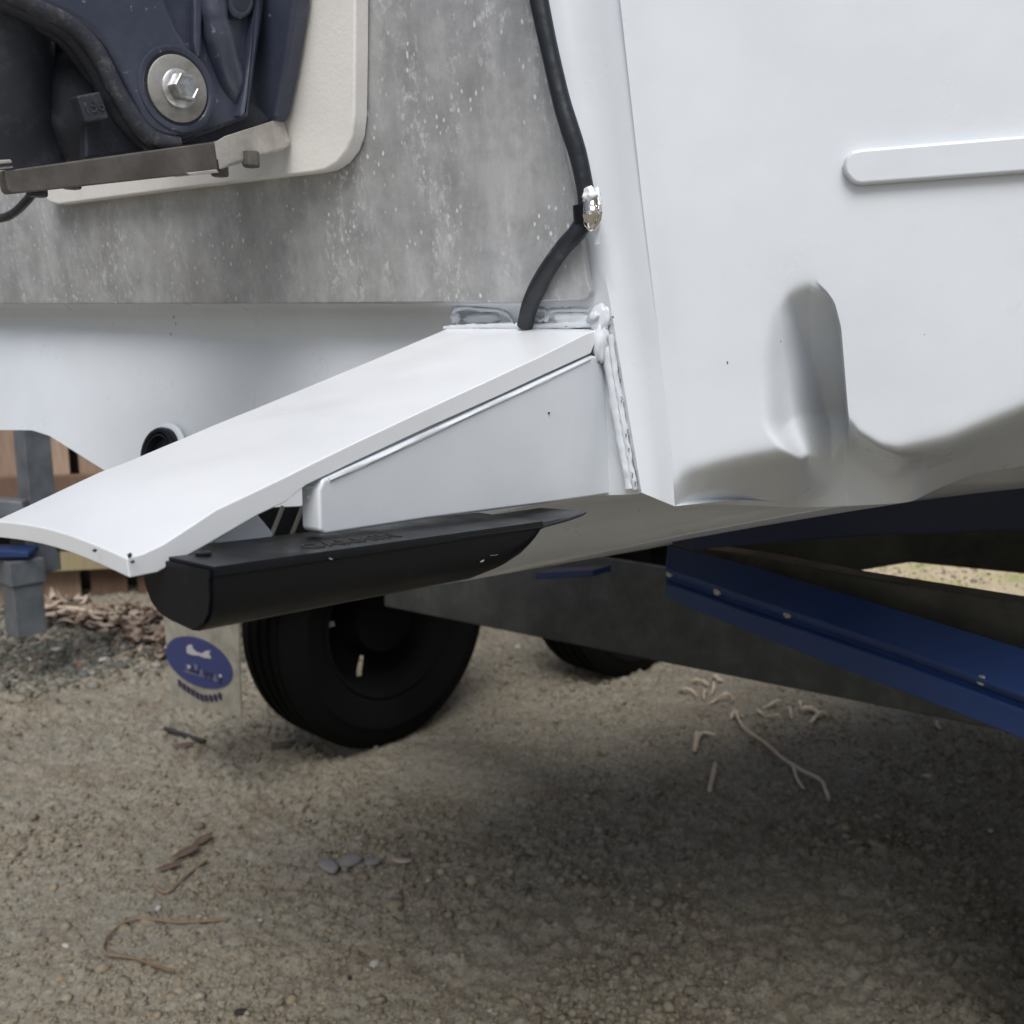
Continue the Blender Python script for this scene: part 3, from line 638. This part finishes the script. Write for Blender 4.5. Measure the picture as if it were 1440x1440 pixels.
# end cap inset
ec_ = [secs[0][k] for k in range(n)]; cen = sum(ec_, V3()) / n
link('end_cap', prism([cen + (p - cen) * .9 - F * .0002 for p in ec_], -F * .0014), M_blk, trd, bevel=.0006)
tX = (at(763, 733, PD) - at(301, 797, PD)).normalized(); tY = UP.cross(tX); tY = Pt
lc = at(452, 776, PD) + Pt * .021
link('lettering', textmesh('GARMIN', .0135, .0003, tX, Pt, at(301, 797, PD) + tX * .082 + Pt * .012 + UP * .0002, 1.15), M_grime_shade, trd)
for (x, y) in ((305, 776),):
    q = at(301, 797, PD) + tX * .012 + Pt * .022
    link('screw', lathe(q, UP, [(.003, 0), (.003, .0012), (.002, .0016), (.0, .001)], 16), M_blk, trd, smooth=40)

M_scr = mat('pale_scratch', (.30, .31, .32), .6)
for (x, y, dx, dy, w_) in ((463, 785, 4, 1.5, .0003), (676, 790, 4, -2, .0004), (690, 781, 10, -1, .00010)):
    link('scratch', tube([at(x, y, PD, .0006), at(x + dx * .5, y + dy * .5 + .4, PD, .0007), at(x + dx, y + dy, PD, .0006)], w_, 5, 2), M_scr, trd)

# ---------------------------------------------------------------- trailer
tr = thing('boat_trailer', 'galvanised boat trailer with blue plastic skids and twin black wheels under the hull', 'trailer')
TF = az(43); TS = az(133)
# main cross beam
B0 = atd(560, 833, 2.12); BP = (B0, -TF)
m0, m1 = at(540, 829, BP), at(1600, 1022, BP); b0, b1 = at(540, 853, BP), at(1600, 1066, BP)
up_ = TF * .02 + UP * .14; up2 = TF * .02 + UP * .095
v = [m0, m1, b0, b1, m0 + up_, m1 + up2, b0 + TF * .12, b1 + TF * .12, m0 + up_ + TF * .02, m1 + up2 + TF * .02]
link('cross_beam', mesh('m', v, [[4, 5, 1, 0], [0, 1, 3, 2], [2, 3, 7, 6], [6, 7, 9, 8], [8, 9, 5, 4], [0, 2, 6, 8, 4], [1, 5, 9, 7, 3]]), M_galv, tr, bevel=.003)
# blue skid near
SK0 = atd(936, 800, 1.12); SD = (az(142)); SN = V3((-SD.y * -1, -SD.x, 0)).normalized()
SN = SD.cross(UP).normalized()
if SN.dot(ray(1000, 800)) > 0: SN = -SN
SP = (SK0, SN)
tl = [(938, 768), (1000, 781), (1060, 797), (1200, 838), (1320, 875), (1440, 912), (1600, 962)]
rl = [(936, 799), (985, 815), (1033, 833), (1150, 872), (1263, 911), (1440, 978), (1600, 1040)]
bl_ = [(935, 838), (985, 862), (1060, 892), (1160, 932), (1263, 971), (1440, 1040), (1600, 1105)]
def skid_rows():
    rows = []
    for i in range(7):
        t_ = at(*tl[i], SP, -.035); r_ = at(*rl[i], SP, .004); b_ = at(*bl_[i], SP, 0)
        r2 = at(rl[i][0], rl[i][1] + 5, SP, .003); g_ = at(rl[i][0], rl[i][1] + 14, SP, -.006); s_ = at(rl[i][0], rl[i][1] + 22, SP, .0)
        b2 = b_ - SN * .012; t2 = t_ - SN * .012 - UP * .01
        rows.append([t_, r_, r2, g_, s_, b_, b2, g_ - SN * .012, t2])
    return rows
rows = skid_rows(); n = 9; v = [p for r_ in rows for p in r_]
f = [[i * n + j, i * n + (j + 1) % n, (i + 1) * n + (j + 1) % n, (i + 1) * n + j] for i in range(6) for j in range(n)] + [list(range(n)), [6 * n + k for k in range(n)][::-1]]
link('skid', mesh('m', v, f), M_blue, tr, bevel=.0015, seg=2)
for (x, y) in ((943, 806), (1010, 831), (1109, 863), (1382, 956)):
    q = at(x, y, SP, -.001); link('skid_screw', lathe(q, SN, [(.0046, -.004), (.0046, .0025), (.0038, .0036), (.002, .004), (0, .0042)], 16), M_wash, tr, smooth=40)
def pslab(name, pxs, pl, o, th, m, bv=.002): return slab(name, pxs, pl, o, th, m, tr, bv, 2)
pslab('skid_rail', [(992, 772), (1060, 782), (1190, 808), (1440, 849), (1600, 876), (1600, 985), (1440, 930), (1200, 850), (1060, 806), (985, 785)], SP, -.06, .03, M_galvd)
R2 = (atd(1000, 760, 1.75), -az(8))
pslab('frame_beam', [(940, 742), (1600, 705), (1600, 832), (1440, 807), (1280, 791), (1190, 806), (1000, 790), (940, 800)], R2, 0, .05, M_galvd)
R3 = (atd(1000, 760, .90), az(152))
pslab('skid', [(972, 744), (1100, 722), (1240, 708), (1440, 683), (1600, 664), (1600, 735), (1440, 746), (1240, 753), (1100, 762), (1000, 772), (972, 774)], R3, 0, .03, mat('navy_skid', (.003, .008, .035), .6))
pslab('keel_pad', [(752, 806), (833, 802), (833, 811), (752, 815)], (atd(800, 810, 1.6), -TF), 0, .05, M_blue)
# wheels
def wheel(c, R0=.315, Wt=.185):
    ax = TS                                                # towards the starboard side
    wr = thing_part = bpy.data.objects.new('wheel', None); COL.objects.link(wr); wr.parent = tr
    pr = [(R0 * .60, -Wt * .42), (R0 * .68, -Wt * .50), (R0 * .84, -Wt * .53), (R0 * .95, -Wt * .47), (R0 * .985, -Wt * .40)]
    gr = []
    for k in range(4):
        x0 = -Wt * .34 + k * Wt * .19; gr += [(R0, x0), (R0 * 1.003, x0 + Wt * .12), (R0 * .972, x0 + Wt * .125), (R0 * .972, x0 + Wt * .165)]
    pr += gr + [(R0, Wt * .40), (R0 * .985, Wt * .42), (R0 * .95, Wt * .47), (R0 * .90, Wt * .51), (R0 * .84, Wt * .53), (R0 * .83, Wt * .545), (R0 * .80, Wt * .545), (R0 * .78, Wt * .53), (R0 * .68, Wt * .50), (R0 * .60, Wt * .42), (R0 * .57, Wt * .3), (R0 * .57, -Wt * .3), (R0 * .60, -Wt * .42)]
    link('tyre', lathe(c, ax, pr, 72), M_rub, wr, smooth=40)
    k_ = R0 / .29
    prof = [(R0 * .62, Wt * .44), (R0 * .605, Wt * .46), (R0 * .585, Wt * .44), (R0 * .565, Wt * .30), (R0 * .53, Wt * .1), (R0 * .50, 0), (R0 * .46, -.004), (R0 * .34, -.004), (R0 * .30, .01), (R0 * .28, .03), (R0 * .27, .055), (R0 * .12, .06), (0, .06)]
    link('rim', lathe(c, ax, prof, 60, skip=lambda i, k: i in (5, 6) and (k % 12) < 1), M_rim, wr, smooth=40)
    return wr
cg = ground_at(526, 1030)
cw = V3((cg.x, cg.y, .31)); wheel(cw)
cw2 = cw + TF * .86; cg2 = ground_at(868, 938); cw2 = V3((cg2.x, cg2.y, .31)); wheel(cw2)
for cs in (cw + TS * 1.74, cw2 + TS * 1.74):
    cs.z = .30; wheel(cs)  # unseen starboard wheels, added to shade the ground under the boat
gc = (cw + cw2) / 2 + TS * 1.76; gd = (cw2 - cw).normalized(); gd.z = 0
gm = []
for k in range(13):
    a_ = math.pi * k / 12; gm.append(gc + gd * (-(.86 if a_ > 1.57 else .50) * math.cos(a_)) + UP * (.10 + .32 * math.sin(a_) ** .35))
link('unseen_mudguard', mesh('m', [p + TS * o for o in (-.13, .13) for p in gm] + [p + TS * o + UP * .004 for o in (-.13, .13) for p in gm], [[i, i + 1, 14 + i, 13 + i] for i in range(12)] + [[26 + i, 27 + i, 40 + i, 39 + i] for i in range(12)]), M_galvd, tr, smooth=60)  # out of view, added and placed to darken the ground under the hull

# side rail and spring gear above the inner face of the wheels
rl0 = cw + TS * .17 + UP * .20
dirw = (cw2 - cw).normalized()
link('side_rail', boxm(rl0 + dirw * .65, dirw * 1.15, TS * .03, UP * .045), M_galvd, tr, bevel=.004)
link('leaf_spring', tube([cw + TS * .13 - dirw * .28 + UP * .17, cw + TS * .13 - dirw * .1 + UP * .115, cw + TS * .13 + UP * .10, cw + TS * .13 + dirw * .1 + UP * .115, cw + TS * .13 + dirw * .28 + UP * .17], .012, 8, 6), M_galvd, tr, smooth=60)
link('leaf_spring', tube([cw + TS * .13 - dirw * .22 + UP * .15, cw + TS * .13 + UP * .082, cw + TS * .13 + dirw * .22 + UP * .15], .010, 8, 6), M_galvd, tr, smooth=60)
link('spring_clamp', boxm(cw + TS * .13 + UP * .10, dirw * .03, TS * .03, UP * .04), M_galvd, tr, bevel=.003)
# mud flap
MF = (atd(338, 1000, 2.02), -TF)
fl = slab('mudflap', [(228, 850), (333, 850), (338, 1009), (241, 986)], MF, 0, .006, M_flap, tr, .001, 1)
def onflap(pts, o, th, m, name='flap_logo'): return link(name, prism([at(x, y, MF, o) for x, y in pts], MF[1] * th), m, tr)
ell = []
for k in range(36):
    a_ = 2 * math.pi * k / 36; ex, ey = 51 * math.cos(a_), 31 * math.sin(a_); q = R(30)
    ell.append((280.5 + ex * math.cos(q) - ey * math.sin(q), 931.5 + ex * math.sin(q) + ey * math.cos(q)))
onflap(ell, .001, .0012, M_logo)
onflap([(263, 909), (267, 906), (271, 908), (271, 912), (277, 917), (284, 919), (290, 915), (297, 915), (294, 919), (297, 926), (288, 925), (280, 922), (270, 921), (263, 918)], .003, .0008, M_logow)
# faint lettering strokes across the oval and below it (too blurred to read)
for k in range(8):
    x = 262 + k * 6.5; y = 933 + k * 2.6
    onflap([(x, y), (x + 4, y + 1.5), (x + 4, y + 11), (x, y + 9.5)], .003, .0006, M_logod if k % 3 else M_logol)
onflap([(259, 943), (312, 957), (311, 959), (258, 945)], .003, .0005, M_logol)
onflap([(264, 935), (268, 936), (268, 940), (264, 939)], .004, .0006, M_logow); onflap([(308, 948), (312, 949), (312, 953), (308, 952)], .004, .0006, M_logow); onflap([(273, 933), (279, 936), (278, 943), (273, 941)], .004, .0006, M_logol)
for k in range(10):
    x = 250 + k * 6.3; y = [955, 960, 964, 968, 972, 975, 976, 976, 975, 973][k]
    onflap([(x, y), (x + 4.6, y + 2.5), (x + 5, y + 12), (x + .5, y + 9)], .002, .0006, M_logod)
# rear guide post with stub beam
PP = (atd(35, 850, 2.75), -az(-6))
pc = at(34, 850, PP); zt = at(34, 560, PP).z; zb = at(34, 889, PP).z; zs0, zs1 = at(34, 784, PP).z, at(34, 818, PP).z
def postbox(name, z0, z1, h): link(name, boxm(V3((pc.x, pc.y, (z0 + z1) / 2)), az(222) * h, az(132) * h, UP * ((z1 - z0) / 2)), M_post, tr, bevel=.003)
postbox('guide_post', zb, zs1 + .01, .040); postbox('post_sleeve', zs1, zs0, .047); pc = at(48, 650, PP, -.10); postbox('guide_post', zs0 - .06, at(48, 540, PP, -.1).z, .036)
pslab('stub_beam', [(-200, 690), (30, 706), (34, 716), (34, 728), (-200, 722)], PP, .06, .05, M_post, .003)
pslab('skid', [(-200, 772), (22, 775), (40, 777), (40, 784), (-200, 786)], PP, .05, .08, M_blue, .002)
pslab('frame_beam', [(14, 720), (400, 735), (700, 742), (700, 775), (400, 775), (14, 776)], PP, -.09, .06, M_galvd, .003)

# ---------------------------------------------------------------- fence
fence = thing('paling_fence', 'brown timber paling fence behind the boat at the left', 'fence')
f0 = V3((-3.9, 3.05, 0)); fd = V3((math.cos(R(13)), math.sin(R(13)), 0)); fnv = V3((fd.y, -fd.x, 0))
pos = 0; shared = {}
def paling(z0, z1, mi, wdt, dn):
    key = (z0, mi)
    if key not in shared:
        me = boxm(V3((0, 0, (z0 + z1) / 2)), V3((wdt / 2, 0, 0)), V3((0, .010, 0)), V3((0, 0, (z1 - z0) / 2))); me.materials.append(M_pick[mi]); shared[key] = me
    o = bpy.data.objects.new('paling', shared[key]); COL.objects.link(o); o.parent = fence
    o.location = f0 + fd * pos + fnv * (random.uniform(-.004, .004) + dn) + UP * random.uniform(-.01, .01); o.rotation_euler = (random.uniform(-.01, .01), random.uniform(-.008, .008), R(13))
for k in range(46):
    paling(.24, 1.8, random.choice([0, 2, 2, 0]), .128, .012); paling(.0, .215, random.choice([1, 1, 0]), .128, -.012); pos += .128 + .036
L = pos
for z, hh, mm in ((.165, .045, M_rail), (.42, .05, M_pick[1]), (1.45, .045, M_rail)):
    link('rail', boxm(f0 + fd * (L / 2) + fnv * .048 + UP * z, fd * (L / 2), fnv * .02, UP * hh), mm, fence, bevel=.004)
for k in range(5):
    link('post', boxm(f0 + fd * (.3 + k * 2.0) - fnv * .07 + UP * .9, fd * .045, fnv * .045, UP * .95), M_pick[1], fence)
# dark sheet added close behind, standing in for the shade in the gaps
link('gap_dark_sheet', boxm(f0 + fd * (L / 2) - fnv * .13 + UP * .85, fd * (L / 2), fnv * .008, UP * .85), mat('gap_shade_dark', (.035, .03, .025), .9), fence)

# ---------------------------------------------------------------- leaf litter, pebbles, twigs
def on(px, py): 
    p = ground_at(px, py); p.z = gz(p.x, p.y) + float(detail(np.array([p.x]), np.array([p.y]))[0]) * .8; return p
def leafmesh(l, wd, curl):
    v = []; f = []
    for i in range(7):
        t_ = i / 6; hw = wd * math.sin(math.pi * min(.97, max(.04, t_))) ** .8
        for s_ in (-1, 0, 1): v.append(V3(((t_ - .5) * l, s_ * hw, curl * (4 * (t_ - .5) ** 2) * l + (.25 * hw if s_ else 0))))
    for i in range(6):
        for s_ in (0, 1): f.append([i * 3 + s_, i * 3 + s_ + 1, i * 3 + s_ + 4, i * 3 + s_ + 3])
    return v, f
V_, F_ = [], []
tint = []
for k in range(420):
    px = random.uniform(60, 330); lim = 856 + (px - 60) * .10
    py = lim + abs(random.gauss(0, 14 + (18 if px > 185 else 0)))
    if py > 935: continue
    p = on(px, py); lv, lf = leafmesh(random.uniform(.05, .11), random.uniform(.008, .018), random.uniform(-.1, .35)); a_ = random.uniform(0, 6.28); b_ = len(V_)
    tl_ = random.uniform(-.5, .5)
    for q in lv:
        x_, y_ = q.x * math.cos(a_) - q.y * math.sin(a_), q.x * math.sin(a_) + q.y * math.cos(a_)
        V_.append((p.x + x_, p.y + y_, p.z + .012 + q.z + tl_ * q.x * .5 + random.uniform(0, .02) * 0 + .01 * (k % 4)))
    F_ += [[b_ + i for i in q] for q in lf]; c_ = random.choice([(.33, .26, .205), (.27, .21, .16), (.42, .36, .30), (.19, .13, .10)]); tint += [c_] * len(lv)
me = bpy.data.meshes.new('leaf_litter'); me.from_pydata(V_, [], F_); me.update()
ca_ = me.color_attributes.new('tint', 'FLOAT_COLOR', 'POINT'); ca_.data.foreach_set('color', np.concatenate([np.array(tint), np.ones((len(tint), 1))], 1).reshape(-1).astype(np.float32))
M_leaf = mat('dry_leaf', (.4, .3, .2), .7); g = G(M_leaf); cn = g.n('ShaderNodeVertexColor'); cn.layer_name = 'tint'; g.col(cn.outputs[0])
link('leaf_litter', me, M_leaf, kind='stuff')
def lump_mesh(seed, s=(1, .8, .6)):
    bm = bmesh.new(); bmesh.ops.create_icosphere(bm, subdivisions=2, radius=1)
    for q in bm.verts: q.co = V3((q.co.x * s[0], q.co.y * s[1], q.co.z * s[2])) * (1 + .35 * noise.noise(q.co * 1.3 + V3((seed * 7, 0, 0))))
    for f_ in bm.faces: f_.smooth = True
    me = bpy.data.meshes.new('peb'); bm.to_mesh(me); bm.free(); return me
def peb_mat(name, c): m = mat(name, c, .8); g = G(m); g.col(g.mix(g.ramp(g.noise(40, 4), [(.35, 0.0), (.7, 1.0)]), c, tuple(x * .6 for x in c))); g.bump(g.noise(50, 4), .5, .003); return m
M_pw = peb_mat('pale_stone', (.55, .53, .48)); M_po = peb_mat('orange_stone', (.42, .16, .09)); M_pg = peb_mat('blue_grey_stone', (.14, .155, .17)); M_pl = peb_mat('lilac_stone', (.27, .25, .25)); M_pb = peb_mat('brown_clod', (.13, .09, .06)); M_pk = peb_mat('black_clod', (.03, .03, .028))
pebs = [(80, 915, .020, M_pw, 'largest cream pebble in the dark gravel right of the grey post'), (146, 932, .017, M_pw, 'flat cream pebble in the dark gravel left of the mudflap'),
        (22, 962, .014, M_pw, 'small white pebble at the left picture edge below the grey post'), (112, 938, .013, M_po, 'orange stone chip in the dark gravel'),
        (118, 955, .022, M_pg, 'flat blue-grey stone below the orange stone chip'), (40, 928, .014, M_pw, 'dull pale pebble just under the foot of the grey post'),
        (140, 918, .016, M_pl, 'grey pebble behind the flat cream pebble'), (225, 1058, .006, M_pk, ''), (492, 1216, .030, M_pl, 'lilac grey flat stone in the open dirt below the wheel'), (462, 1228, .026, M_pl, 'low lilac stone left of the other lilac stones'), (523, 1214, .018, M_pl, 'small lilac stone touching a dry leaf'),
        (602, 1240, .008, M_pw, 'pale pebble right of the lilac stones'), (475, 1260, .006, M_pw, 'little white pebble below the lilac stones'), (527, 1364, .011, M_pw, 'whitish stone near the bottom centre'), (93, 1333, .008, M_pw, 'white chip at the lower left of the dirt'),
        (366, 1297, .005, M_pw, 'tiny white pebble beside the long dry stalk'), (492, 1384, .006, M_pk, 'black clod beside the whitish stone'), (340, 1438, .010, M_pk, 'black clod cut by the bottom picture edge'),
        (728, 912, .016, M_pw, 'white stone on the bright dirt between the two wheels'), (1305, 1095, .011, M_pw, 'pale stone in the shade at the far right'), (1392, 1180, .008, M_pw, 'small pale stone low in the right shade'), (1233, 1160, .009, M_pw, 'dim stone in shade right of the forked stick'),
        (250, 1132, .005, M_pk, 'small dark pebble on the tan dirt at left'), (223, 1280, .008, M_pw, 'grey white pebble above the stalk at lower left'), (690, 1428, .006, M_pw, 'pale pebble at the bottom edge near the centre')]
for k, (px, py, r_, m_p, lab) in enumerate(pebs):
    if not lab: continue
    me = lump_mesh(k); me.materials.append(m_p); p = on(px, py)
    o = bpy.data.objects.new('pebble', me); COL.objects.link(o); o.location = p + UP * r_ * .35; o.scale = (r_, r_ * .8, r_ * (.45 if r_ > .015 else .8)); o.rotation_euler = (0, 0, k * 1.3)
    thing('pebble', lab, 'pebble', 'loose pebbles lying on the dirt', obj=o)
def stick(pxs, r, label, m=M_twig, grp='dry sticks and stalks on the dirt', name='stick', lift=.006, cat='stick'):
    pts = [on(x, y) + UP * (lift + (z if z else 0)) for x, y, z in pxs]
    zs_ = [gz(p.x, p.y) for p in pts]
    for p, z0_, q in zip(pts, zs_, pxs): p.z = max(z0_, p.z - .004) + .004 + q[2] * .5
    o = link(name, tube(pts, r, 7, 4, .25), m, smooth=60); thing(name, label, cat, grp, obj=o); return o
stick([(1033, 1012, .01), (1045, 1035, .012), (1075, 1060, .014), (1100, 1084, .012), (1125, 1098, .01), (1153, 1108, .008), (1160, 1128, .004), (1165, 1137, .0)], .0042, 'long bent pale stick in the shade under the blue skid')
stick([(1113, 1092, .012), (1120, 1108, .006), (1130, 1118, 0)], .0035, 'short side prong beside the long bent pale stick')
stick([(1005, 1090, .01), (1003, 1100, .006), (997, 1122, .004)], .0052, 'short upright straw coloured stick left of the long bent stick')
stick([(979, 1050, .012), (977, 1064, .004), (985, 1046, .01), (1005, 1046, .008)], .005, 'hooked pale twig between the twig heap and the straw stick')
M_stalk = wood('brown_stalk', (.22, .16, .10), (.15, .10, .06))
stick([(320, 1300, .0), (250, 1302, 0), (195, 1298, 0), (165, 1310, 0), (148, 1330, 0), (150, 1346, 0), (190, 1356, .0), (245, 1374, .0)], .0024, 'long thin hooked stalk lying at the lower left', M_stalk)
stick([(232, 1036, .004), (262, 1040, .004), (288, 1045, .004)], .006, 'dark stick on the tan dirt below the mudflap', M_pk)
stick([(65, 868, .02), (110, 876, .02), (160, 884, .02), (195, 896, .01)], .008, 'long pale strip of bark in front of the fence', M_twig)
stick([(215, 1250, .0), (235, 1262, 0), (262, 1240, 0), (290, 1215, 0)], .0028, 'thin stem curled round the brown leaf patch', M_stalk)
random.seed(21)
heap = [(985, 968), (968, 980), (1000, 975), (992, 985), (1010, 962), (1086, 998), (1128, 1000), (1140, 1008), (1110, 1010), (1068, 1010), (1035, 1015), (1150, 1016), (1090, 1014), (1015, 990), (1320, 1022)]
for k, (x, y) in enumerate(heap):
    a_ = random.uniform(0, math.pi); l_ = random.uniform(8, 17)
    cx_, sx_ = math.cos(a_), math.sin(a_); cu_ = random.uniform(-3, 3)
    pts = [(x - l_ * cx_, y - l_ * .45 * sx_, .002), (x - l_ * .4 * cx_ - cu_ * sx_, y - l_ * .2 * sx_ + cu_ * .5 * cx_, .012), (x + l_ * .4 * cx_ - cu_ * sx_, y + l_ * .2 * sx_ + cu_ * .5 * cx_, .010), (x + l_ * cx_, y + l_ * .45 * sx_, .0)]
    o = link('twig', tube([on(q[0], q[1]) + UP * (.006 + q[2]) for q in pts], lambda t, w_=random.uniform(.003, .008): w_ * (1 - .7 * abs(t - .3)), 6, 4, .6), M_twig, smooth=60)
    thing('twig', 'bleached curled wood scrap in the litter under the trailer beam', 'twig', 'curled wood scraps under the trailer beam', obj=o)
# dry leaves lying in the open dirt
def leaf(px, py, l, wd, rot, m, lab):
    lv, lf = leafmesh(l, wd, .08); me = mesh('leaf', lv, lf); o = link('dry_leaf', me, m, smooth=60); o.location = on(px, py) + UP * .008; o.rotation_euler = (R(6), R(-5), rot)
    s_ = o.modifiers.new('s', 'SOLIDIFY'); s_.thickness = .0008
    thing('dry_leaf', lab, 'leaf', 'dry leaves on the open dirt', obj=o)
M_lf2 = mat('brown_leaf', (.16, .085, .055), .75); g = G(M_lf2); g.col(g.mix(g.ramp(g.noise(60, 4), [(.35, 0.0), (.7, 1.0)]), (.13, .085, .06), (.085, .06, .045)))
M_lf3 = mat('pale_pink_leaf', (.42, .33, .27), .7)
leaf(285, 1190, .05, .010, 1.0, M_lf2, 'red-brown leaf highest in the brown patch left of centre')
leaf(262, 1208, .06, .010, .75, M_lf2, 'dark brown leaf in the middle of the brown patch')
leaf(238, 1226, .05, .008, .5, M_lf2, 'brown leaf lowest in the brown patch')
leaf(565, 1218, .04, .008, -.3, M_lf3, 'curled pale leaf beside the lilac stones')
leaf(262, 1052, .06, .010, .1, M_lf2, 'brown leaf under the dark stick below the mudflap')
leaf(395, 1050, .06, .012, .4, M_lf2, 'brown leaf left of the wheel contact')
leaf(430, 1140, .03, .006, 1.4, M_lf2, 'small brown leaf in the dirt below the wheel')
